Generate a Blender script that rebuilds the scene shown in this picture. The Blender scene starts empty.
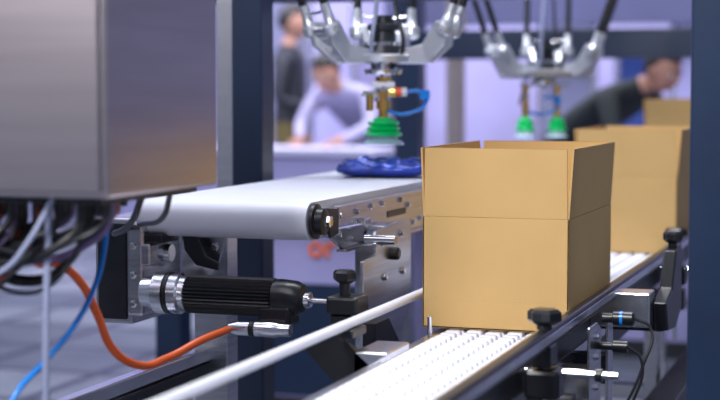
import bpy, bmesh, math, random
from mathutils import Vector, Matrix
random.seed(4)
D=bpy.data; S=bpy.context.scene; COL=S.collection
try:
    S.view_settings.view_transform='Standard'
    S.view_settings.look='None'
except Exception: pass

# ---------------- materials ----------------
def mat(name,col,rough=.5,metal=0,var=.06,scale=20,bump=0,stretch=None,trans=0,emit=0,spec=.5,coat=0,aniso=0):
    m=D.materials.new(name); m.use_nodes=True; nt=m.node_tree; n=nt.nodes; l=nt.links
    b=n['Principled BSDF']
    b.inputs['Roughness'].default_value=rough; b.inputs['Metallic'].default_value=metal
    b.inputs['Specular IOR Level'].default_value=spec
    if coat: b.inputs['Coat Weight'].default_value=coat
    if aniso: b.inputs['Anisotropic'].default_value=aniso
    if trans: b.inputs['Transmission Weight'].default_value=trans
    tc=n.new('ShaderNodeTexCoord'); mp=n.new('ShaderNodeMapping'); nz=n.new('ShaderNodeTexNoise')
    l.new(tc.outputs['Object'],mp.inputs['Vector']); l.new(mp.outputs['Vector'],nz.inputs['Vector'])
    if stretch: mp.inputs['Scale'].default_value=stretch
    nz.inputs['Scale'].default_value=scale; nz.inputs['Detail'].default_value=4
    r=n.new('ShaderNodeValToRGB'); l.new(nz.outputs['Fac'],r.inputs['Fac'])
    c=Vector(col[:3])
    r.color_ramp.elements[0].position=.3; r.color_ramp.elements[1].position=.7
    r.color_ramp.elements[0].color=(*(c*(1-var)),1); r.color_ramp.elements[1].color=(*[min(1,x*(1+var)) for x in c],1)
    l.new(r.outputs['Color'],b.inputs['Base Color'])
    if emit:
        l.new(r.outputs['Color'],b.inputs['Emission Color']); b.inputs['Emission Strength'].default_value=emit
    if bump:
        bp=n.new('ShaderNodeBump'); bp.inputs['Strength'].default_value=bump; bp.inputs['Distance'].default_value=.002
        l.new(nz.outputs['Fac'],bp.inputs['Height']); l.new(bp.outputs['Normal'],b.inputs['Normal'])
    return m
M={}
M['steel']=mat('brushed_steel',(.60,.60,.64),.26,1,.14,6,.05,(1,1,25))
M['cab']=mat('cabinet_brushed_steel',(.50,.45,.475),.34,1,.07,3,.03,(1,1,14),aniso=.5)
M['alu']=mat('aluminium',(.72,.73,.78),.24,1,.05)
M['cast']=mat('cast_aluminium',(.66,.68,.74),.32,.7,.05)
M['chrome']=mat('chrome',(.88,.88,.90),.10,1,.03)
M['navy']=mat('navy_frame_paint',(.010,.024,.062),.32,0,.15,5)
M['black']=mat('black_plastic',(.009,.010,.013),.32,0,.2)
M['dark']=mat('dark_metal',(.032,.034,.042),.4,.5,.2)
M['belt']=mat('white_belt',(.74,.75,.83),.5,0,.02,8)
M['chain']=mat('white_chain_plastic',(.78,.79,.88),.35,0,.02,10)
M['rail']=mat('white_rail',(.80,.81,.88),.2,0,.02)
M['orange']=mat('orange_cable_sheath',(.80,.12,.02),.4,0,.05)
M['blue']=mat('blue_air_hose',(.01,.22,.75),.25,0,.05)
M['greyhose']=mat('grey_hose',(.25,.28,.42),.35,0,.05)
M['redc']=mat('dark_red_cable',(.25,.05,.04),.4)
M['purple']=mat('violet_cable',(.12,.08,.19),.4)
M['green']=mat('green_silicone',(.0,.66,.17),.35,0,.04)
M['skirt']=mat('clear_silicone',(.60,.80,.92),.25,0,.03,trans=.25)
M['brass']=mat('brass',(.85,.56,.16),.22,1,.06)
M['red']=mat('red_fitting',(.85,.12,.03),.4)
M['packet']=mat('blue_foil',(.012,.055,.45),.2,.4,.5,28,.35,coat=.7)
M['orangepaint']=mat('orange_print',(.85,.16,.03),.5)
M['lilac']=mat('lilac_panel',(.36,.34,.62),.6,0,.15,1.5)
M['white']=mat('white_panel',(.60,.58,.80),.6,0,.08,1.5)
M['wall']=mat('hall_wall_paint',(.48,.45,.74),.7,0,.28,.7)
M['ivory']=mat('white_enamel',(.78,.78,.86),.4,0,.02,4)
M['lgrey']=mat('light_grey_panel',(.19,.20,.33),.6,0,.18,1.5)
M['dpanel']=mat('dark_violet_panel',(.05,.055,.13),.6,0,.2,1.5)
M['bluepanel']=mat('blue_panel',(.03,.07,.30),.5,0,.1,2)
M['tan']=mat('tan_post',(.32,.27,.28),.5)
M['skin']=mat('skin',(.45,.235,.17),.5,0,.06)
M['hair']=mat('dark_hair',(.012,.009,.008),.5,0,.3,60,.3,(1,1,.2))
M['eye']=mat('eye_white',(.8,.8,.8),.2)
M['lip']=mat('lips',(.45,.14,.12),.5)

def cardboard():
    m=mat('cardboard',(.60,.38,.145),.70,0,.05,6,.05)
    nt=m.node_tree;n=nt.nodes;l=nt.links
    b=n['Principled BSDF']
    tc=[x for x in n if x.bl_idname=='ShaderNodeTexCoord'][0]
    w=n.new('ShaderNodeTexWave'); w.wave_type='BANDS'; w.bands_direction='DIAGONAL'
    mp=n.new('ShaderNodeMapping'); mp.inputs['Scale'].default_value=(1,1,0)
    l.new(tc.outputs['Object'],mp.inputs['Vector']); l.new(mp.outputs['Vector'],w.inputs['Vector'])
    w.inputs['Scale'].default_value=60
    bp=n.new('ShaderNodeBump'); bp.inputs['Strength'].default_value=.08; bp.inputs['Distance'].default_value=.001
    l.new(w.outputs['Fac'],bp.inputs['Height']); l.new(bp.outputs['Normal'],b.inputs['Normal'])
    return m
M['card']=cardboard()
M['cardedge']=mat('cardboard_edge',(.44,.27,.11),.8,0,.1)

def floor_mat():
    m=D.materials.new('hall_floor'); m.use_nodes=True; nt=m.node_tree;n=nt.nodes;l=nt.links;b=n['Principled BSDF']
    tc=n.new('ShaderNodeTexCoord'); br=n.new('ShaderNodeTexBrick')
    br.offset=0; br.inputs['Scale'].default_value=1.0; br.inputs['Brick Width'].default_value=.6; br.inputs['Row Height'].default_value=.6
    br.inputs['Mortar Size'].default_value=.03
    br.inputs['Color1'].default_value=(.13,.15,.20,1);br.inputs['Color2'].default_value=(.34,.37,.44,1);br.inputs['Mortar'].default_value=(.03,.035,.07,1)
    l.new(tc.outputs['Object'],br.inputs['Vector'])
    nz=n.new('ShaderNodeTexNoise'); nz.inputs['Scale'].default_value=3; l.new(tc.outputs['Object'],nz.inputs['Vector'])
    mx=n.new('ShaderNodeMixRGB'); mx.blend_type='MULTIPLY'; mx.inputs[0].default_value=.6
    l.new(br.outputs['Color'],mx.inputs[1]); l.new(nz.outputs['Fac'],mx.inputs[2]); l.new(mx.outputs[0],b.inputs['Base Color'])
    b.inputs['Roughness'].default_value=.35; b.inputs['Specular IOR Level'].default_value=.35
    return m
M['floor']=floor_mat()

# ---------------- builders ----------------
def group(name,loc,rotz=0,local=False):
    e=D.objects.new(name,None); COL.objects.link(e); e.empty_display_size=.05
    e.matrix_world=Matrix.Translation(loc)@Matrix.Rotation(rotz,4,'Z'); e['local']=1 if local else 0
    return e
def attach(o,par):
    if par is None: return
    mw=Matrix.Translation(par.location)@par.rotation_euler.to_matrix().to_4x4()
    o.parent=par
    if not par['local']: o.matrix_parent_inverse=mw.inverted()
def obj_from_bm(name,bm,m,par,smooth=False,bev=0,seg=2):
    me=D.meshes.new(name); bmesh.ops.recalc_face_normals(bm,faces=bm.faces); bm.to_mesh(me); bm.free()
    o=D.objects.new(name,me); COL.objects.link(o); me.materials.append(m)
    if smooth:
        for p in me.polygons: p.use_smooth=True
    if bev:
        b=o.modifiers.new('bevel','BEVEL'); b.width=bev; b.segments=seg; b.limit_method='ANGLE'; b.angle_limit=math.radians(40)
    attach(o,par); return o
def box(name,lo,hi,m,par=None,bev=.002,rot=None):
    """lo/hi = opposite corners"""
    lo=Vector(lo);hi=Vector(hi);c=(lo+hi)/2;s=hi-lo
    bm=bmesh.new(); bmesh.ops.create_cube(bm,size=1)
    bmesh.ops.scale(bm,vec=[abs(x) for x in s],verts=bm.verts)
    o=obj_from_bm(name,bm,m,par,bev=bev)
    if rot: o.rotation_euler=rot
    o.location=c; return o
def lathe(name,p0,axis,prof,m,par=None,seg=32,teeth=0,smooth=True):
    """prof = [(t along axis, r)]"""
    ax=Vector(axis).normalized(); q=ax.to_track_quat('Z','Y')
    bm=bmesh.new(); rings=[]
    for t,r in prof:
        ring=[]
        for i in range(seg):
            a=2*math.pi*i/seg; rr=max(r,1e-5)
            if teeth and (i%2): rr*=1-teeth
            ring.append(bm.verts.new(q@Vector((rr*math.cos(a),rr*math.sin(a),t))))
        rings.append(ring)
    for a,b in zip(rings,rings[1:]):
        for i in range(seg): bm.faces.new((a[i],a[(i+1)%seg],b[(i+1)%seg],b[i]))
    bm.faces.new(rings[0]); bm.faces.new(rings[-1])
    o=obj_from_bm(name,bm,m,par,smooth=False)
    if smooth and not teeth:
        for p in o.data.polygons: p.use_smooth=True
        try:
            o.data.set_sharp_from_angle(angle=math.radians(35))
        except Exception: pass
    o.location=p0; return o
def cyl(name,p0,p1,r,m,par=None,r2=None,seg=24):
    p0=Vector(p0);p1=Vector(p1);L=(p1-p0).length; r2=r if r2 is None else r2
    e=min(r*.15,L*.1)
    return lathe(name,p0,p1-p0,[(0,r-e),(e,r),(L-e,r2),(L,r2-e)],m,par,seg)
def tube(name,pts,r,m,par=None,radii=None):
    c=D.curves.new(name,'CURVE'); c.dimensions='3D'; c.bevel_depth=r; c.bevel_resolution=4; c.use_fill_caps=True; c.resolution_u=10
    s=c.splines.new('BEZIER'); s.bezier_points.add(len(pts)-1)
    for i,(b,p) in enumerate(zip(s.bezier_points,pts)):
        b.co=p; b.handle_left_type=b.handle_right_type='AUTO'
        if radii: b.radius=radii[i]
    o=D.objects.new(name,c); COL.objects.link(o); c.materials.append(m); attach(o,par); return o
def prism(name,poly,vec,m,par=None,bev=.0015):
    bm=bmesh.new(); f=bm.faces.new([bm.verts.new(p) for p in poly])
    r=bmesh.ops.extrude_face_region(bm,geom=[f]); vs=[g for g in r['geom'] if isinstance(g,bmesh.types.BMVert)]
    bmesh.ops.translate(bm,vec=vec,verts=vs)
    return obj_from_bm(name,bm,m,par,bev=bev)
def knob(name,p,m,par,r=.018,h=.03,stem=.03):
    x,y,z=p
    lathe(name+'_stem',(x,y,z),(0,0,1),[(0,r*.45),(stem,r*.45)],m,par,16)
    lathe(name+'_head',(x,y,z+stem*.8),(0,0,1),[(0,r*.55),(h*.25,r*.95),(h*.35,r),(h*.8,r),(h,r*.8)],m,par,12,teeth=.18)
def bolt(name,p,axis,par,r=.007,m=None):
    ax=Vector(axis).normalized()
    lathe(name,Vector(p),ax,[(0,r*1.4),(.0015,r*1.4),(.0018,r),(.006,r),(.007,r*.8)],m or M['chrome'],par,6,smooth=False)

# ---------------- room ----------------
box('floor',(-16,-3,-.1),(6,15,0),M['floor'],bev=0)
box('wall_back',(-16,14,0),(6,14.2,4.5),M['wall'],bev=0)
box('wall_left',(-16.2,-3,0),(-16,14.2,4.5),M['lgrey'],bev=0)
box('baseboard_back',(-16,13.97,0),(6,14,.12),M['lgrey'],bev=0)
def partition(name,lo,hi,m):
    g=group(name,((lo[0]+hi[0])/2,(lo[1]+hi[1])/2,0))
    box('panel',lo,hi,m,g,bev=.004)
    for i,x in enumerate((lo[0],hi[0])):
        cyl(f'post_{i}',(x,(lo[1]+hi[1])/2,0),(x,(lo[1]+hi[1])/2,hi[2]+.05),.03,M['alu'],g)
    box('foot',(lo[0],lo[1]-.1,0),(hi[0],hi[1]+.1,.03),M['alu'],g)
partition('booth_partition',(-6.3,12.6,0),(-4.75,12.65,2.6),M['lgrey'])
partition('booth_partition',(-4.6,12.4,0),(-4.25,12.45,2.6),M['lilac'])
partition('booth_partition',(-9.8,12.0,0),(-6.8,12.05,2.4),M['lgrey'])
partition('booth_partition',(-2.6,12.0,0),(-2.2,12.05,2.6),M['lgrey'])
partition('booth_partition',(-2.05,12.2,0),(-1.75,12.25,1.5),M['bluepanel'])
partition('booth_partition',(-1.55,11.6,0),(.6,11.65,2.6),M['lilac'])
g=group('overhead_sign',(-2.2,11.2,2.0))
box('sign_board',(-3.6,11.2,1.66),(-.6,11.3,2.3),M['dpanel'],g)
cyl('sign_post_l',(-3.55,11.25,0),(-3.55,11.25,1.7),.03,M['dark'],g)
cyl('sign_post_r',(-.65,11.25,0),(-.65,11.25,1.7),.03,M['dark'],g)
def fair_counter(name,lo,hi,top):
    g=group(name,((lo[0]+hi[0])/2,(lo[1]+hi[1])/2,0))
    box('body',lo,(hi[0],hi[1],hi[2]-.04),M['lilac'],g,.004)
    box('worktop',(lo[0]-.04,lo[1]-.04,hi[2]-.04),(hi[0]+.04,hi[1]+.04,hi[2]),top,g,.004)
    box('plinth',(lo[0]+.03,lo[1]-.005,0),(hi[0]-.03,lo[1],.08),M['dark'],g,0)
    return g
fair_counter('exhibition_counter',(-4.5,8.75,0),(-2.9,9.15,.86),M['white'])
fair_counter('exhibition_counter',(-1.55,7.15,0),(-.4,7.6,.86),M['white'])
c=fair_counter('exhibition_counter',(-2.25,5.4,0),(-1.62,5.8,.78),M['white'])
box('lower_panel',(-2.24,5.394,.09),(-1.63,5.4,.50),M['navy'],c,.002)
t=D.curves.new('logo_lettering','FONT'); t.body='or'; t.size=.11; t.extrude=.003; t.offset=.002
to=D.objects.new('logo_lettering',t); COL.objects.link(to); t.materials.append(M['orangepaint'])
to.rotation_euler=(math.radians(90),0,0); to.location=(-2.02,5.397,.60); attach(to,c)
cyl('tan_round_pillar',(-2.18,8.0,0),(-2.18,8.0,3.2),.05,M['tan'])

# ---------------- frame of the machine ----------------
g=group('machine_frame',(-1.6,3.88,0))
def post(n,x,y,w=.09,h=2.55,m='navy'):
    box(n,(x-w/2,y-w/2,0),(x+w/2,y+w/2,h),M[m],g,.005)
    box(n+'_foot',(x-w*.9,y-w*.9,0),(x+w*.9,y+w*.9,.015),M[m],g,.003)
post('column_a',-1.605,3.88,.085)
box('column_steel_strip',(-1.70,3.86,0),(-1.652,3.90,2.5),M['steel'],g)
post('column_b',-.279,2.86,.13)
post('column_c',-2.0,6.6,.11)
post('column_d',-.24,6.6,.11)
post('column_e',-2.25,4.75,.09)
post('column_f',-.24,4.75,.09)
box('beam_c_d',(-2.0,6.55,1.33),(-.24,6.65,1.45),M['navy'],g,.004)
box('beam_e_f',(-2.25,4.71,1.475),(-.24,4.79,1.60),M['navy'],g,.004)
box('beam_top_a',(-2.3,3.94,2.45),(-.2,4.06,2.55),M['navy'],g,.004)
box('beam_top_b',(-2.3,5.45,2.45),(-.2,5.57,2.55),M['navy'],g,.004)
box('beam_long_l',(-2.3,2.8,2.55),(-2.2,6.7,2.65),M['navy'],g,.004)
box('beam_long_m',(-1.65,2.2,2.55),(-1.56,6.7,2.65),M['navy'],g,.004)
box('beam_long_r',(-.34,2.8,2.55),(-.2,6.7,2.65),M['navy'],g,.004)
box('beam_back',(-2.06,6.55,2.45),(-.2,6.65,2.55),M['navy'],g,.004)

# ---------------- control cabinet ----------------
g=group('control_cabinet',(-1.45,2.3,1.3))
box('housing',(-1.95,2.09,1.04),(-1.094,2.49,1.95),M['cab'],g,.006)
box('door',(-1.93,2.083,1.05),(-1.104,2.09,1.94),M['cab'],g,.003)
box('hanger_a',(-1.65,2.27,1.95),(-1.57,2.35,2.6),M['navy'],g,.004)
box('gland_plate',(-1.6,2.12,1.03),(-1.12,2.46,1.04),M['dark'],g,.001)
for i in range(9):
    x=-1.14-.022*i; y=2.15+.07*(i%4)
    lathe(f'cable_gland_{i}',(x,y,1.035),(0,0,-1),[(0,.009),(.012,.009),(.014,.007),(.025,.006)],M['black'],g,12)
# cables
g=group('cable_bundle',(-1.25,2.2,1.0))
mm=[M['black'],M['black'],M['purple'],M['black'],M['redc'],M['black'],M['black'],M['black'],M['black'],M['purple'],M['black'],M['black']]
for i in range(30):
    x=-1.125-.008*i; y=2.14+.025*(i%5)
    dz=random.uniform(-.03,.065)
    pts=[(x,y,1.03),(x-.004,y+.0,1.0-dz*.3),(x-.04,y-.02,.968-dz),(x-.11,y-.01,.945-dz),(x-.22,y,.955-dz*.5),(x-.36,y+.02,.93),(x-.5,y+.02,.80),(-1.75,2.2+.02*(i%12),.4),(-1.8,2.2+.02*(i%12),.01)]
    tube(f'cable_{i}',pts,.0035+.0016*(i%3),mm[i%12],g)
tube('housing_cable_a',[(-1.15,2.42,1.03),(-1.2,2.5,.985),(-1.34,2.7,.95),(-1.50,3.0,.925)],.005,M['black'],g)
tube('housing_cable_b',[(-1.2,2.42,1.03),(-1.26,2.5,.975),(-1.40,2.7,.93),(-1.52,3.0,.915)],.006,M['dark'],g)
tube('orange_power_cable',[(-1.250,2.9,.728),(-1.264,2.79,.72),(-1.284,2.68,.702),(-1.291,2.572,.707),(-1.310,2.513,.745),(-1.325,2.487,.809),(-1.335,2.452,.865),(-1.343,2.396,.903),(-1.332,2.294,.9205),(-1.31,2.197,.973),(-1.32,2.2,1.04)],.0075,M['orange'])
tube('blue_air_hose',[(-1.266,2.422,1.04),(-1.251,2.375,.935),(-1.244,2.324,.875),(-1.2535,2.268,.8175),(-1.273,2.209,.770),(-1.291,2.15,.725),(-1.35,2.0,.3),(-1.5,1.8,.01)],.0046,M['blue'])
tube('grey_air_hose',[(-1.218,2.14,1.04),(-1.217,2.125,.9),(-1.219,2.12,.6),(-1.225,2.12,.01)],.0055,M['greyhose'])
tube('white_cable_loop',[(-1.20,2.12,1.04),(-1.235,2.10,.97),(-1.27,2.09,.93),(-1.33,2.09,.92),(-1.4,2.1,.96),(-1.42,2.15,1.04)],.0045,M['greyhose'])

# ---------------- belt conveyor ----------------
g=group('belt_conveyor',(-1.3,3.9,0))
y0,y1,zc,rr=3.01,5.0,.936,.0385
bm=bmesh.new()
prof=[]
for i in range(17):
    a=math.pi/2+math.pi*i/16; prof.append((y0+rr*math.cos(a),zc+rr*math.sin(a)))
for i in range(17):
    a=-math.pi/2+math.pi*i/16; prof.append((y1+rr*math.cos(a),zc+rr*math.sin(a)))
L=[bm.verts.new((-1.487,y,z)) for y,z in prof]; R=[bm.verts.new((-1.118,y,z)) for y,z in prof]
n=len(prof)
for i in range(n): bm.faces.new((L[i],L[(i+1)%n],R[(i+1)%n],R[i]))
bm.faces.new(L);bm.faces.new(R)
o=obj_from_bm('belt',bm,M['belt'],g)
for p in o.data.polygons: p.use_smooth=len(p.vertices)==4
try:o.data.set_sharp_from_angle(angle=math.radians(40))
except Exception:pass
x=-1.112
poly=[(x,3.035,.955),(x,5.02,.955),(x,5.02,.868),(x,3.16,.868),(x,3.06,.905),(x,3.035,.925)]
prism('side_plate_right',poly,(.01,0,0),M['steel'],g)
box('plate_flange_right',(x,3.14,.862),(x+.022,5.02,.868),M['steel'],g,.001)
box('plate_upper_lip',(x,3.12,.955),(x+.016,5.02,.960),M['alu'],g,.001)
x=-1.501
prism('side_plate_left',[(x,3.035,.955),(x,5.02,.955),(x,5.02,.902),(x,3.06,.902),(x,3.035,.925)],(.01,0,0),M['steel'],g)
lathe('roller_bearing',(-1.113,3.012,.936),(1,0,0),[(0,.036),(.006,.036),(.008,.027),(.022,.027),(.025,.022)],M['black'],g,28)
lathe('roller_axle',(-1.09,3.012,.936),(1,0,0),[(0,.013),(.012,.013),(.014,.009)],M['chrome'],g,6,smooth=False)
prism('tension_bracket',[(-1.098,3.03,.962),(-1.098,3.10,.956),(-1.098,3.10,.905),(-1.098,3.05,.90)],(.006,0,0),M['dark'],g)
for i,(y,z) in enumerate([(3.13,.94),(3.13,.90),(3.20,.885),(3.24,.94),(3.30,.90),(3.34,.945),(3.42,.945),(3.42,.89),(3.52,.885),(3.56,.945),(3.62,.93),(3.66,.885),(3.72,.89),(3.9,.94),(4.2,.93)]):
    bolt(f'plate_bolt_{i}',(-1.102,y,z),(1,0,0),g,.006)
cyl('tension_screw',(-1.092,3.09,.915),(-1.092,3.24,.912),.004,M['chrome'],g)
box('plate_slot',(-1.103,3.46,.910),(-1.1005,3.60,.925),M['black'],g,0)
box('tension_nut_block',(-1.102,3.25,.905),(-1.085,3.29,.925),M['chrome'],g,.003)
# support arm on the right
x=-1.05
prism('support_arm',[(x,3.195,.902),(x,3.40,.914),(x,3.448,.905),(x,3.448,.7275),(x,3.357,.624),(x,3.109,.64),(x,3.109,.847),(x,3.195,.853)],(.008,0,0),M['steel'],g)
box('support_arm_spacer',(-1.10,3.30,.87),(-1.05,3.40,.905),M['steel'],g)
box('support_leg',(-1.12,3.28,0),(-1.06,3.36,.868),M['steel'],g,.004)
for i,(y,z) in enumerate([(3.24,.875),(3.37,.885),(3.25,.80),(3.38,.80),(3.2,.70)]): bolt(f'arm_bolt_{i}',(-1.042,y,z),(1,0,0),g,.007)
cyl('arm_pin',(-1.06,3.17,.888),(-.99,3.17,.888),.010,M['chrome'],g)
lathe('arm_roller',(-1.042,3.31,.845),(1,0,0),[(0,.014),(.012,.014),(.016,.010)],M['black'],g)
prism('arm_angle',[(-1.045,3.109,.72),(-1.045,3.20,.72),(-1.045,3.30,.64),(-1.045,3.30,.60),(-1.045,3.109,.60)],(.03,0,0),M['dark'],g)
# legs left
box('leg_left_front',(-1.475,3.22,0),(-1.395,3.28,.90),M['steel'],g,.003)
box('leg_left_back',(-1.475,4.6,0),(-1.395,4.66,.90),M['steel'],g,.003)
box('leg_right_back',(-1.15,4.6,0),(-1.07,4.66,.87),M['steel'],g,.003)
box('low_stretcher',(-1.47,2.35,.60),(-1.44,3.25,.63),M['alu'],g,.003)
box('low_stretcher_dark',(-1.475,2.35,.565),(-1.435,3.25,.598),M['dark'],g,.003)
box('low_stretcher_post',(-1.475,2.35,0),(-1.435,2.39,.6),M['steel'],g,.003)
# drive housing
box('drive_housing',(-1.585,2.97,.715),(-1.50,3.24,.935),M['steel'],g,.004)
box('drive_housing_panel',(-1.577,2.965,.725),(-1.512,2.97,.925),M['dark'],g,.002)
box('drive_plate',(-1.505,2.955,.735),(-1.468,3.14,.93),M['steel'],g,.006)
box('drive_block',(-1.47,2.97,.885),(-1.43,3.05,.905),M['black'],g,.004)
box('drive_block_lower',(-1.47,2.95,.84),(-1.45,3.03,.885),M['steel'],g,.004)
lathe('drive_bearing',(-1.468,3.03,.86),(1,0,0),[(0,.028),(.012,.028),(.016,.020),(.03,.018)],M['alu'],g)
prism('hook_bracket',[(-1.40,3.0,.90),(-1.37,3.0,.90),(-1.35,3.0,.86),(-1.32,3.0,.845),(-1.32,3.0,.83),(-1.37,3.0,.84),(-1.395,3.0,.87)],(0,.012,0),M['black'],g)
prism('motor_hanger',[(-1.42,3.04,.895),(-1.32,3.04,.895),(-1.34,3.04,.83),(-1.36,3.04,.80),(-1.42,3.04,.80)],(0,.01,0),M['steel'],g)
for i in range(3): bolt(f'drive_bolt_{i}',(-1.49+.0*i,2.955,.76+.06*i),(0,-1,0),g,.006)
for i,x in enumerate((-1.40,-1.345)): bolt(f'mount_bolt_{i}',(x,3.04,.875),(0,-1,0),g,.007)
# gear motor
g=group('gear_motor',(-1.28,2.95,.786)); P=(-1.462,2.95,.787)
lathe('flange',P,(1,0,0),[(0,.030),(.026,.034),(.03,.042),(.05,.043),(.054,.043),(.056,.036),(.064,.036),(.066,.042),(.084,.042),(.088,.037),(.10,.036)],M['alu'],g,40)
lathe('flange_ring',(-1.405,2.95,.787),(1,0,0),[(0,.0435),(.008,.0435)],M['black'],g,40)
lathe('finned_body',(-1.365,2.95,.787),(1,0,0),[(0,.034),(.003,.039),(.19,.039),(.194,.034)],M['black'],g,64,teeth=.1)
lathe('end_cap',(-1.172,2.95,.787),(1,0,0),[(0,.037),(.01,.038),(.045,.035),(.058,.028),(.062,.018)],M['black'],g,40)
box('terminal_box',(-1.20,2.915,.732),(-1.13,2.975,.775),M['black'],g,.008)
lathe('cable_connector',(-1.252,2.9,.730),(1,-.0,0),[(0,.009),(.01,.012),(.02,.0145),(.045,.0145),(.047,.012),(.055,.012),(.057,.0155),(.10,.0155),(.104,.013),(.13,.013)],M['alu'],g,28)
lathe('connector_ring',(-1.207,2.9,.730),(1,0,0),[(0,.0155),(.009,.0155)],M['black'],g,28)
cyl('shaft_rod',(-1.12,2.95,.785),(-1.052,2.95,.784),.0055,M['chrome'],g)
cyl('shaft_collar',(-1.112,2.95,.785),(-1.098,2.95,.785),.016,M['chrome'],g)

# ---------------- packet ----------------
bm=bmesh.new(); NX,NY=40,24; grid=[[],[]]
for s in (0,1):
    for j in range(NY+1):
        row=[]
        for i in range(NX+1):
            u=i/NX*2-1;v=j/NY*2-1
            h=(max(0,1-abs(u)**4.0)*max(0,1-abs(v)**3))**.5
            wr=.005*math.sin(13*u+5*v)+.004*math.sin(21*v-7*u)+.006*math.sin(9*u*v+3)
            seal=.003*math.sin(30*v) if abs(u)>.9 else 0
            z=.025+(1 if s else -1)*(.020*h+.0015)+ (wr*h if s else 0)+seal*.6
            row.append(bm.verts.new((u*.118*(1-.05*abs(v)**4),v*.08*(1+.03*math.sin(4*u)),z)))
        grid[s].append(row)
for s in (0,1):
    for j in range(NY):
        for i in range(NX):
            bm.faces.new((grid[s][j][i],grid[s][j][i+1],grid[s][j+1][i+1],grid[s][j+1][i]))
def rim(k): 
    G=grid[k]; return G[0]+[G[j][-1] for j in range(1,NY+1)]+G[-1][:-1][::-1]+[G[j][0] for j in range(NY-1,0,-1)]
a,b=rim(0),rim(1)
for i in range(len(a)): bm.faces.new((a[i],a[(i+1)%len(a)],b[(i+1)%len(a)],b[i]))
pk=obj_from_bm('blue_snack_packet',bm,M['packet'],None,smooth=True)
pk.location=(-1.268,3.95,.972); pk.rotation_euler=(0,0,math.radians(10))

# ---------------- cardboard boxes ----------------
def carton(name,x0,y0,w,l,zb,zs,zt,lean=.004,fr=0):
    """w along x, l along y; zb base, zs score line, zt top of upright flaps"""
    g=group(name,(x0+w/2,y0+l/2,zb)); T=.004; x1=x0+w;y1=y0+l
    box('base',(x0,y0,zb),(x1,y1,zb+T),M['card'],g,.0005)
    box('wall_near',(x0,y0,zb),(x1,y0+T,zs),M['card'],g,.001)
    box('wall_far',(x0,y1-T,zb),(x1,y1,zs),M['card'],g,.001)
    box('wall_w',(x0,y0,zb),(x0+T,y1,zs),M['card'],g,.001)
    box('wall_e',(x1-T,y0,zb),(x1,y1,zs),M['card'],g,.001)
    e=.003
    def flap(n,a,b,out,s=1,ea=1,eb=1):
        a=Vector(a);b=Vector(b);o=Vector(out);d=(b-a).normalized()
        poly=[a+d*e,b-d*e,b-d*e*1.6*eb+o*lean*s+Vector((0,0,zt-zs)),a+d*e*1.6*ea+o*lean*s+Vector((0,0,zt-zs))]
        prism(n,poly,-o*T,M['card'],g,.001)
        prism(n+'_liner_edge',[poly[3]+Vector((0,0,0)),poly[2],poly[2]-o*T,poly[3]-o*T],(0,0,.0008),M['cardedge'],g,0)
    z=zs+.0005
    flap('flap_near',(x0,y0,z),(x1,y0,z),(0,-1,0),.3)
    flap('flap_far',(x0,y1,z),(x1,y1,z),(0,1,0),1)
    flap('flap_w',(x0,y0,z),(x0,y1,z),(-1,0,0),1.5)
    flap('flap_e',(x1,y0,z),(x1,y1,z),(1,0,0),.5+fr)
    box('base_seam_near',(x0+.002,y0-.0004,zb+.058),(x1-.002,y0+.001,zb+.0588),M['card'],g,0)
    return g
carton('cardboard_box',-.9125,3.10,.30,.48,.719,.945,1.083,fr=1.6)
carton('cardboard_box',-.9125,4.71,.30,.48,.719,.945,1.083,fr=2)
carton('cardboard_box',-.905,6.0,.30,.44,.719,.99,1.165)

# ---------------- carton (chain) conveyor ----------------
g=group('chain_conveyor',(-.76,3.5,0))
bm=bmesh.new(); Y=1.1; k=0
while Y<7.0:
    for c_ in range(5):
        xc=-.842+.0415*c_; yy=Y+(.012 if c_%2 else 0)
        r=bmesh.ops.create_cube(bm,size=1)
        bmesh.ops.scale(bm,vec=(.037,.030,.020),verts=r['verts']); 
        for v in r['verts']:
            if v.co.z>0: v.co.y*=.60; v.co.x*=.84
        bmesh.ops.translate(bm,vec=(xc,yy,.7085),verts=r['verts'])
    Y+=.036
obj_from_bm('slat_chain',bm,M['chain'],g,bev=.004,seg=2)
box('chain_bed',(-.865,1.1,.685),(-.655,7.0,.701),M['ivory'],g,.001)
box('side_frame_left',(-.888,1.1,.60),(-.868,7.0,.712),M['alu'],g,.003)
box('side_frame_right',(-.652,1.1,.60),(-.630,7.0,.712),M['dark'],g,.003)
box('frame_right_trim',(-.630,1.1,.645),(-.627,7.0,.665),M['alu'],g,0)
box('black_wear_strip',(-.655,1.1,.712),(-.632,7.0,.728),M['black'],g,.002)
cyl('guide_rail_left',(-.94,1.2,.777),(-.94,5.0,.777),.0095,M['rail'],g)
box('guide_rail_right',(-.600,1.2,.745),(-.578,6.6,.777),M['black'],g,.005)
cyl('guide_rail_right_liner',(-.606,1.2,.765),(-.606,6.6,.765),.006,M['chrome'],g)
box('guide_rail_right_inlay',(-.5785,1.2,.754),(-.5765,6.6,.768),M['alu'],g,.0005)
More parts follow.
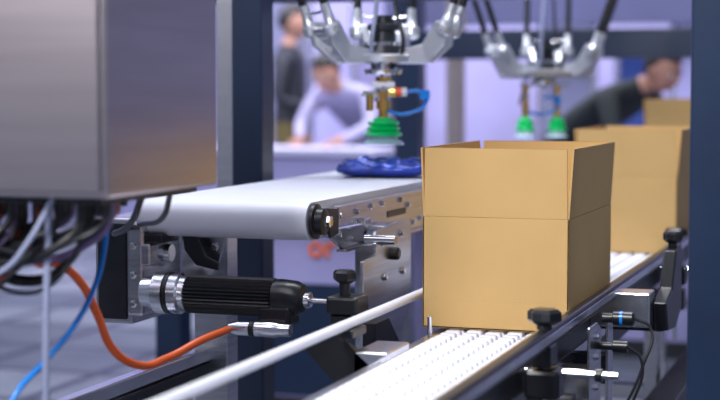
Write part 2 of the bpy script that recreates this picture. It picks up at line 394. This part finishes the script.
for i,yb in enumerate((1.75,2.77,4.52,5.9)):
    box(f'rail_bracket_r_{i}',(-.606,yb-.03,.712),(-.572,yb+.03,.750),M['black'],g,.003)
    cyl(f'rail_spindle_{i}',(-.59,yb,.50),(-.59,yb,.79),.007,M['chrome'],g)
    box(f'rail_clamp_{i}',(-.622,yb-.03,.655),(-.558,yb+.03,.708),M['black'],g,.008)
    knob(f'rail_knob_{i}',(-.59,yb,.777),M['black'],g,.031,.028,.010)
    cyl(f'rail_arm_{i}',(-.66,yb+.012,.698),(-.46,yb+.012,.698),.0065,M['chrome'],g)
    lathe(f'rail_arm_collar_{i}',(-.50,yb+.012,.698),(1,0,0),[(0,.012),(.012,.012)],M['black'],g)
    box(f'rail_under_clamp_{i}',(-.618,yb-.025,.585),(-.562,yb+.025,.645),M['black'],g,.005)
for i,yb in enumerate((1.9,3.08,4.4,6.3)):
    for x0,x1 in ((-.888,-.858),(-.655,-.615)):
        box(f'leg_{i}_{"l" if x0<-.8 else "r"}',(x0,yb-.025,0),(x1,yb+.025,.60),M['steel'],g,.004)
    box(f'crossbar_{i}',(-.86,yb-.02,.35),(-.65,yb+.02,.39),M['steel'],g,.003)
# left guide rail brackets
for i,yb in enumerate((1.6,2.73,4.1)):
    prism(f'rail_gusset_{i}',[(-1.03,yb,.742),(-.975,yb,.762),(-.90,yb,.70),(-.888,yb,.64),(-.92,yb,.615),(-1.03,yb,.725)],(0,.02,0),M['black'],g)
    box(f'rail_shoe_{i}',(-.955,yb-.03,.752),(-.925,yb+.05,.768),M['black'],g,.003)
    box(f'gusset_foot_{i}',(-.935,yb+.0,.655),(-.87,yb+.14,.725),M['alu'],g,.003)
g2=g
box('clamp_block',(-1.05,2.90,.765),(-.985,2.975,.80),M['black'],g2,.006)
box('clamp_block_lower',(-1.045,2.91,.72),(-1.0,2.96,.765),M['black'],g2,.006)
knob('clamp_knob',(-1.02,2.93,.80),M['black'],g2,.024,.026,.03)
cyl('clamp_spindle',(-1.02,2.93,.60),(-1.02,2.93,.72),.008,M['chrome'],g2)
prism('clamp_arm',[(-1.05,2.93,.73),(-.95,2.93,.64),(-.89,2.93,.64),(-.89,2.93,.61),(-.97,2.93,.60),(-1.05,2.93,.67)],(0,.02,0),M['black'],g2)
cyl('stop_pin',(-.885,3.06,.700),(-.885,3.06,.748),.005,M['chrome'],g)
# right side equipment
prism('sensor_plate',[(-.56,3.02,.745),(-.56,3.10,.745),(-.56,3.14,.73),(-.56,3.14,.52),(-.56,3.05,.52),(-.56,3.02,.60)],(.006,0,0),M['steel'],g)
prism('sensor_plate_b',[(-.56,3.22,.74),(-.56,3.28,.74),(-.56,3.28,.40),(-.56,3.22,.40)],(.006,0,0),M['steel'],g)
box('sensor_plate_foot',(-.63,3.05,.60),(-.56,3.11,.66),M['steel'],g,.002)
box('sensor_plate_foot_b',(-.63,3.23,.60),(-.56,3.27,.66),M['dark'],g,.002)
box('steel_block',(-.63,3.42,.69),(-.50,3.50,.765),M['alu'],g,.003)
prism('black_bracket',[(-.50,3.46,.74),(-.50,3.56,.76),(-.50,3.62,.84),(-.50,3.70,.85),(-.50,3.72,.70),(-.50,3.62,.665),(-.50,3.50,.675)],(.03,0,0),M['black'],g,.004)
box('black_bracket_arm',(-.63,3.58,.66),(-.49,3.66,.70),M['black'],g,.004)
knob('bracket_knob',(-.485,3.66,.845),M['black'],g,.022,.026,.010)
lathe('photo_sensor',(-.555,3.16,.747),(1,0,0),[(0,.010),(.02,.010),(.022,.014),(.06,.014),(.064,.010)],M['black'],g)
lathe('photo_sensor_ring',(-.52,3.16,.747),(1,0,0),[(0,.0148),(.006,.0148)],M['blue'],g)
lathe('proximity_sensor',(-.555,3.10,.70),(1,0,0),[(0,.008),(.03,.008),(.032,.012),(.06,.012)],M['black'],g)
tube('sensor_cable',[(-.49,3.16,.747),(-.46,3.16,.73),(-.47,3.14,.66),(-.52,3.12,.55),(-.6,3.1,.45)],.003,M['black'],g)
tube('sensor_cable_b',[(-.495,3.10,.70),(-.47,3.10,.68),(-.48,3.09,.6),(-.55,3.08,.5)],.003,M['black'],g)
for i,z in enumerate((.72,.68,.62,.56)): bolt(f'sensor_bolt_{i}',(-.554,3.08,z),(1,0,0),g,.006)
box('cable_duct',(-.60,3.6,.30),(-.52,6.5,.42),M['dark'],g,.004)
lathe('drive_disc',(-.60,2.95,.60),(1,0,0),[(0,.03),(.03,.03),(.034,.02),(.06,.02)],M['dark'],g)

# ---------------- delta robots ----------------
def robot(name,loc,cups,az0,zoff,wide=1.0):
    g=group(name,loc,math.radians(18.65),local=True)
    two=len(cups)>1
    def Z(z): return z+zoff
    lathe('platform',(0,0,Z(1.268)),(0,0,1),[(0,.065*wide),(.004,.088*wide),(.020,.092*wide),(.026,.082*wide)],M['cast'],g,6 if two else 40)
    if two:
        prism('wide_platform_plate',[(-.15,-.05,Z(1.262)),(.15,-.05,Z(1.262)),(.195,-.05,Z(1.345)),(.17,-.05,Z(1.345)),(.13,-.05,Z(1.305)),(-.13,-.05,Z(1.305)),(-.17,-.05,Z(1.345)),(-.195,-.05,Z(1.345))],(0,.10,0),M['cast'],g,.004)
    else:
        prism('platform_yoke',[(-.125,-.03,Z(1.268)),(.115,-.03,Z(1.268)),(.15,-.03,Z(1.315)),(.125,-.03,Z(1.315)),(.09,-.03,Z(1.296)),(-.10,-.03,Z(1.296)),(-.135,-.03,Z(1.315)),(-.155,-.03,Z(1.315))],(0,.06,0),M['cast'],g,.004)
    lathe('platform_hub',(0,0,Z(1.294)),(0,0,1),[(0,.06),(.02,.055),(.024,.036),(.06,.032),(.062,.042),(.075,.042),(.08,.028),(.10,.024)],M['dark'],g,32)
    lathe('hub_collar',(0,0,Z(1.316)),(0,0,1),[(0,.05),(.008,.05)],M['chrome'],g,32)
    for i in range(6):
        a=i*math.pi/3+.3; bolt(f'platform_bolt_{i}',(.072*math.cos(a),.072*math.sin(a),Z(1.292)),(0,0,1),g,.006)
    for k,azd in enumerate((az0,az0+(215 if not two else 205),az0+(100 if not two else 95))):
        a=math.radians(azd); u=Vector((math.cos(a),math.sin(a),0)); v=Vector((-u.y,u.x,0))
        up=Vector((0,0,1))
        for s in (-1,1):
            p=[u*.045+v*.022*s, u*.125+v*.03*s, u*.172+v*.05*s, u*.185+v*.055*s,u*.15+v*.045*s,u*.11+v*.03*s,u*.05+v*.022*s]
            zz=[1.270,1.270,1.315,1.378,1.378,1.318,1.305]
            prism(f'fork_{k}_{s}',[q+up*Z(z) for q,z in zip(p,zz)],v*.020*s,M['cast'],g,.004)
            jb=u*.172+v*.074*s+up*Z(1.352)
            el=u*.40+v*.074*s+up*2.0
            dr=(el-jb).normalized()
            lathe(f'ball_socket_{k}_{s}',jb-dr*.014,dr,[(0,.012),(.006,.021),(.026,.023),(.036,.015),(.06,.0125),(.085,.0125)],M['cast'],g,20)
            cyl(f'carbon_rod_{k}_{s}',jb+dr*.05,el,.0105,M['black'],g)
        cyl(f'ball_axis_{k}',u*.172+v*.095+up*Z(1.352),u*.172-v*.095+up*Z(1.352),.009,M['chrome'],g)
        bx=u*.12+up*Z(1.300)
        cyl(f'fork_web_{k}',bx-v*.04,bx+v*.04,.018,M['cast'],g)
        cyl(f'fork_web_upper_{k}',u*.155-v*.05+up*Z(1.345),u*.155+v*.05+up*Z(1.345),.014,M['cast'],g)
        tube(f'rod_spring_{k}',[u*.19+v*.06+up*Z(1.40),u*.195+up*Z(1.395),u*.19-v*.06+up*Z(1.40)],.004,M['chrome'],g)
        cyl(f'elbow_{k}',u*.40+v*.085+up*2.0,u*.40-v*.085+up*2.0,.016,M['alu'],g)
        cyl(f'upper_arm_{k}',u*.40+up*2.0,u*.17+up*2.19,.022,M['black'],g,r2=.032)
        lathe(f'shoulder_drive_{k}',u*.17+v*.07+up*2.19,-v,[(0,.045),(.01,.055),(.13,.055),(.14,.045)],M['alu'],g)
    lathe('base_housing',(0,0,2.12),(0,0,1),[(0,.14),(.02,.2),(.16,.22),(.2,.18),(.33,.18)],M['ivory'],g,48)
    # tool
    lathe('tool_plate',(0,0,Z(1.240)),(0,0,1),[(0,.046),(.008,.050),(.014,.050),(.016,.034),(.03,.03)],M['chrome'],g,32)
    if two: box('tool_bar',(-.085,-.02,Z(1.235)),(.085,.02,Z(1.245)),M['alu'],g)
    for i,cx in enumerate(cups):
        zc=Z(1.235)
        q=.70 if two else 1
        lathe(f'brass_stem_{i}',(cx,0,zc),(0,0,-1),[(0,.020*q),(.014,.020*q),(.015,.013*q),(.024,.013*q),(.025,.019*q),(.045,.019*q),(.046,.011),(.062,.011),(.063,.019*q),(.085,.019*q),(.087,.012),(.118,.012)],M['brass'],g,12,smooth=False)
        lathe(f'grip_ring_{i}',(cx,0,zc-.028),(0,0,-1),[(0,.0205*q),(.01,.0205*q)],M['chrome'],g,24)
        zt=zc-.106
        lathe(f'green_bellows_{i}',(cx,0,zt),(0,0,-1),[(0,.018*q),(.004,.026*q),(.009,.026*q),(.012,.040*q),(.016,.043*q),(.020,.038*q),(.0225,.032*q),(.026,.040*q),(.030,.046*q),(.034,.040*q),(.0365,.036*q),(.040,.046*q),(.045,.050*q),(.050,.046*q)],M['green'],g,36)
        lathe(f'clear_skirt_{i}',(cx,0,zt-.050),(0,0,-1),[(0,.038*q),(.006,.036*q),(.013,.048*q),(.02,.056*q),(.022,.055*q),(.016,.047*q)],M['skirt'],g,36)
    cx=cups[0]
    if not two:
        cyl('side_fitting_l',(cx-.012,0,Z(1.19)),(cx-.055,-.005,Z(1.19)),.009,M['chrome'],g)
        cyl('brass_side_port',(cx-.035,-.005,Z(1.19)),(cx-.035,-.005,Z(1.145)),.010,M['brass'],g)
        cyl('brass_elbow',(cx+.014,0,Z(1.195)),(cx+.034,-.003,Z(1.195)),.013,M['brass'],g)
        cyl('red_fitting',(cx+.030,-.002,Z(1.195)),(cx+.05,-.004,Z(1.195)),.012,M['red'],g)
        cyl('white_fitting',(cx+.048,-.004,Z(1.195)),(cx+.062,-.004,Z(1.195)),.012,M['ivory'],g)
        box('fitting_block',(cx-.03,-.018,Z(1.205)),(cx+.03,.018,Z(1.222)),M['ivory'],g,.003)
    tube('blue_loop',[(cx+.06,-.004,Z(1.195)),(cx+.085,-.008,Z(1.198)),(cx+.112,-.01,Z(1.188)),(cx+.108,-.01,Z(1.160)),(cx+.075,-.006,Z(1.142)),(cx+.045,-.003,Z(1.137)),(cx+.012,0,Z(1.145))],.0048,M['blue'],g)
    box('blue_coupling',(cx+.095,-.02,Z(1.175)),(cx+.122,.0,Z(1.20)),M['blue'],g,.004)
    cyl('coil_tube',(cx-.02,.02,Z(1.17)),(cx+.0,.02,Z(1.25)),.004,M['black'],g)
    tube('feed_hose',[(cx-.01,-.03,Z(1.25)),(-.03,-.065,Z(1.30)),(-.02,-.06,Z(1.40)),(0,-.03,1.7),(0,0,2.13)],.006,M['greyhose'],g)
    tube('feed_hose_b',[(cx+.02,-.02,Z(1.25)),(.05,-.065,Z(1.31)),(.03,-.05,Z(1.42)),(0.03,-.03,1.7),(0.03,0,2.13)],.005,M['black'],g)
    return g
robot('delta_robot',(-1.286,4.0,0),[0],-12,0)
robot('delta_robot',(-1.18,5.51,0),[-.066,.044],-14,-.022,1.35)

# ---------------- people ----------------
BONES=[('pelvis','spine','top'),('spine','chest','top'),('chest','neck','top'),('neck','headb','skin'),
 ('chest','sh_l','top'),('sh_l','el_l','top'),('el_l','wr_l','sleeve'),('wr_l','pa_l','skin'),
 ('chest','sh_r','top'),('sh_r','el_r','top'),('el_r','wr_r','sleeve'),('wr_r','pa_r','skin'),
 ('pelvis','hip_l','leg'),('hip_l','kn_l','leg'),('kn_l','an_l','leg'),('an_l','to_l','shoe'),
 ('pelvis','hip_r','leg'),('hip_r','kn_r','leg'),('kn_r','an_r','leg'),('an_r','to_r','shoe')]
RAD={'pelvis':(.15,.115),'spine':(.14,.105),'chest':(.165,.115),'neck':(.055,.055),'headb':(.05,.05),'sh':(.065,.065),'el':(.045,.045),'wr':(.028,.026),'pa':(.035,.018),
 'hip':(.095,.095),'kn':(.062,.062),'an':(.043,.043),'to':(.04,.028)}
def person(name,loc,yaw,J,cols,hairlong=False):
    g=group(name,loc,math.radians(yaw),local=True)
    me=D.meshes.new('tmp'); names=list({b for t in BONES for b in t[:2]}); names.sort(key=lambda s:(s!='pelvis',s))
    idx={n:i for i,n in enumerate(names)}
    me.from_pydata([J[n] for n in names],[(idx[a],idx[b]) for a,b,_ in BONES],[])
    o=D.objects.new('body',me); COL.objects.link(o)
    sk=o.modifiers.new('skin','SKIN'); sk.use_smooth_shade=True
    for n in names:
        key=n.split('_')[0]; v=me.skin_vertices[0].data[idx[n]]; v.radius=RAD[key]; v.use_root=(n=='pelvis')
    o.modifiers.new('sub','SUBSURF').levels=2
    dg=bpy.context.evaluated_depsgraph_get(); ev=o.evaluated_get(dg); nm=D.meshes.new_from_object(ev)
    D.objects.remove(o)
    o=D.objects.new('body',nm); COL.objects.link(o)
    nm.materials.clear()
    keys=['top','leg','skin','shoe','sleeve']
    for k in keys: nm.materials.append(cols[k])
    for p in nm.polygons:
        c=p.center; best=None
        for a,b,k in BONES:
            A=Vector(J[a]);B=Vector(J[b]);t=max(0,min(1,(c-A).dot(B-A)/max((B-A).length_squared,1e-6)))
            d=(c-(A+(B-A)*t)).length-(RAD[a.split('_')[0]][0]*(1-t)+RAD[b.split('_')[0]][0]*t)
            if best is None or d<best[0]: best=(d,k)
        p.material_index=keys.index(best[1]); p.use_smooth=True
    o.parent=g
    hc=Vector(J['head']); pitch=J.get('pitch',0); Rm=Matrix.Rotation(-pitch,3,'X')@Matrix.Rotation(J.get('turn',0),3,'Z')
    def blob(n,off,sc,m,sub=20,fn=None):
        bm=bmesh.new(); bmesh.ops.create_uvsphere(bm,u_segments=sub,v_segments=sub//2+4,radius=1)
        for v in bm.verts:
            q=Vector((v.co.x*sc[0],v.co.y*sc[1],v.co.z*sc[2]))
            if fn: q=fn(q)
            v.co=Rm@(q+Vector(off))+hc
        x=obj_from_bm(n,bm,m,None,smooth=True); x.parent=g; return x
    def face(q):
        if q.z<0:
            f=1+q.z*2.6; q.x*=max(.6,f)
            if q.y>0: q.y*=1.0
            else: q.y*=max(.55,1+q.z*3.2)
        return q
    blob('head',(0,0,0),(.076,.095,.118),M['skin'],28,face)
    def hairf(q):
        if q.y>.02 and q.z<.055: q.y=.02-(.055-q.z)*.25; q.x*=.97
        lim=-.16 if hairlong else -.05
        if q.z<lim: q.z=lim
        return q
    blob('hair',(0,-.008,.016),(.085,.102,.120 if not hairlong else .15),M['hair'],28,hairf)
    blob('nose',(0,.097,-.012),(.012,.018,.024),M['skin'],10)
    blob('mouth',(0,.087,-.055),(.024,.008,.007),M['lip'],10)
    for s in (-1,1):
        blob(f'eye_{s}',(.03*s,.083,.008),(.014,.009,.008),M['eye'],10)
        blob(f'pupil_{s}',(.03*s,.0905,.008),(.006,.003,.006),M['hair'],8)
        blob(f'brow_{s}',(.03*s,.088,.028),(.018,.006,.004),M['hair'],8)
        blob(f'ear_{s}',(.077*s,-.005,-.005),(.010,.018,.032),M['skin'],10)
    for sd,s in (('l',-1),('r',1)):
        W=Vector(J['wr_'+sd]);A=Vector(J['pa_'+sd]); f=(A-W).normalized()
        side=f.cross(Vector((0,0,1))); side=side.normalized() if side.length>.2 else Vector((0,1,0))
        if abs(f.z)>.8: side=Vector((0,1,0)); curl=Vector((-s,0,0))
        else: curl=Vector((0,0,-1))
        for i,(o_,L_) in enumerate(((-.027,.062),(-.009,.074),(.010,.078),(.028,.070))):
            b0=A+side*o_*1.0
            tube(f'finger_{sd}_{i}',[b0,b0+f*L_*.5,b0+f*L_*.82+curl*.012,b0+f*L_+curl*.03],.0085,M['skin'],None,[1,1,.9,.7]).parent=g
        b0=W+(A-W)*.4
        q=side*(1 if abs(f.z)>.8 else s)
        tube(f'thumb_{sd}',[b0+q*.022,b0+q*.045+f*.03,b0+q*.05+f*.06+curl*.01],.0095,M['skin'],None,[1,1,.75]).parent=g
    return g
def stand():
    J=dict(pelvis=(0,0,.96),spine=(0,.01,1.12),chest=(0,0,1.34),neck=(0,0,1.50),headb=(0,.015,1.58),head=(0,.03,1.655),pitch=.12)
    for s,n in ((-1,'l'),(1,'r')):
        J['sh_'+n]=(.19*s,0,1.42);J['hip_'+n]=(.10*s,0,.90);J['kn_'+n]=(.11*s,.02,.50);J['an_'+n]=(.12*s,-.02,.09);J['to_'+n]=(.13*s,.13,.04)
    J['el_l']=(-.25,-.03,1.13);J['wr_l']=(-.25,.05,.90);J['pa_l']=(-.25,.07,.82)
    J['el_r']=(.25,-.03,1.13);J['wr_r']=(.18,.2,1.08);J['pa_r']=(.14,.27,1.10)
    return J
def bend():
    J=dict(pelvis=(0,-.1,.95),spine=(0,.06,1.06),chest=(0,.25,1.15),neck=(0,.40,1.22),headb=(0,.455,1.255),head=(0,.51,1.30),pitch=.45)
    for s,n in ((-1,'l'),(1,'r')):
        J['sh_'+n]=(.18*s,.30,1.18);J['hip_'+n]=(.10*s,-.1,.90);J['kn_'+n]=(.11*s,.03,.50);J['an_'+n]=(.12*s,-.04,.09);J['to_'+n]=(.13*s,.10,.04)
        J['el_'+n]=(.25*s,.40,.98);J['wr_'+n]=(.15*s,.58,.90);J['pa_'+n]=(.12*s,.65,.885)
    return J
jacket=mat('black_jacket',(.015,.017,.028),.7);olive=mat('olive_cloth',(.12,.09,.03),.8);trous=mat('charcoal_trousers',(.06,.06,.075),.8)
shoe=mat('shoe_leather',(.02,.018,.018),.4);wshirt=mat('white_shirt',(.42,.40,.60),.7);dgreen=mat('dark_shirt',(.02,.027,.03),.8)
person('standing_man',(-3.98,10.27,0),-80,stand(),dict(top=jacket,leg=olive,skin=M['skin'],shoe=shoe,sleeve=jacket))
person('leaning_visitor',(-3.25,9.75,0),170,bend(),dict(top=wshirt,leg=trous,skin=M['skin'],shoe=shoe,sleeve=wshirt))
person('leaning_man',(-1.58,8.3,0),-118,bend(),dict(top=dgreen,leg=trous,skin=M['skin'],shoe=shoe,sleeve=M['skin']))

# ---------------- lights ----------------
def area(name,loc,target,size,energy,col=(1,1,1)):
    l=D.lights.new(name,'AREA'); l.shape='SQUARE'; l.size=size; l.energy=energy; l.color=col
    o=D.objects.new(name,l); COL.objects.link(o); o.location=loc
    o.rotation_euler=(Vector(target)-Vector(loc)).to_track_quat('-Z','Y').to_euler(); return o
area('key_lamp',(-1.2,.6,2.9),(-.95,3.3,.85),.7,98,(1,.99,.98))
area('hall_lamp_machine',(-1.3,4.3,3.9),(-1.2,4.2,0),1.5,150,(.92,.94,1))
area('hall_lamp_left',(-4,4,4.2),(-3,5,0),3,130,(.80,.85,1))
area('side_fill_right',(2.6,1.6,2.4),(-1.0,3.2,.9),.8,16,(.80,.88,1))  # added soft side light, puts highlights on the right-facing steel plates
area('cabinet_fill',(-2.6,-1.6,2.6),(-1.5,2.2,1.2),1.4,50,(1,.95,.97))  # unseen fill added behind the camera to brighten the cabinet front
area('back_wall_fill',(-5,9.5,4.4),(-4.6,12.5,1),4,380,(.86,.85,1))  # added fill light that brightens the back wall and partitions
area('back_wall_fill_right',(-1,9.5,4.4),(-1.6,12.5,1),4,320,(.88,.88,1))  # second added fill, brightens the right part of the background
w=D.worlds.new('hall_ambient'); S.world=w; w.use_nodes=True
bg=w.node_tree.nodes['Background']; bg.inputs[0].default_value=(.66,.74,1,1); bg.inputs[1].default_value=.28

# ---------------- camera ----------------
cam=D.cameras.new('camera'); co=D.objects.new('camera',cam); COL.objects.link(co)
co.location=(0,0,1.2); co.rotation_euler=(math.radians(90-3.933),0,math.radians(18.65))
cam.lens=80; cam.sensor_width=36; cam.clip_start=.05
cam.dof.use_dof=True; cam.dof.focus_distance=3.25; cam.dof.aperture_fstop=2.4
S.camera=co
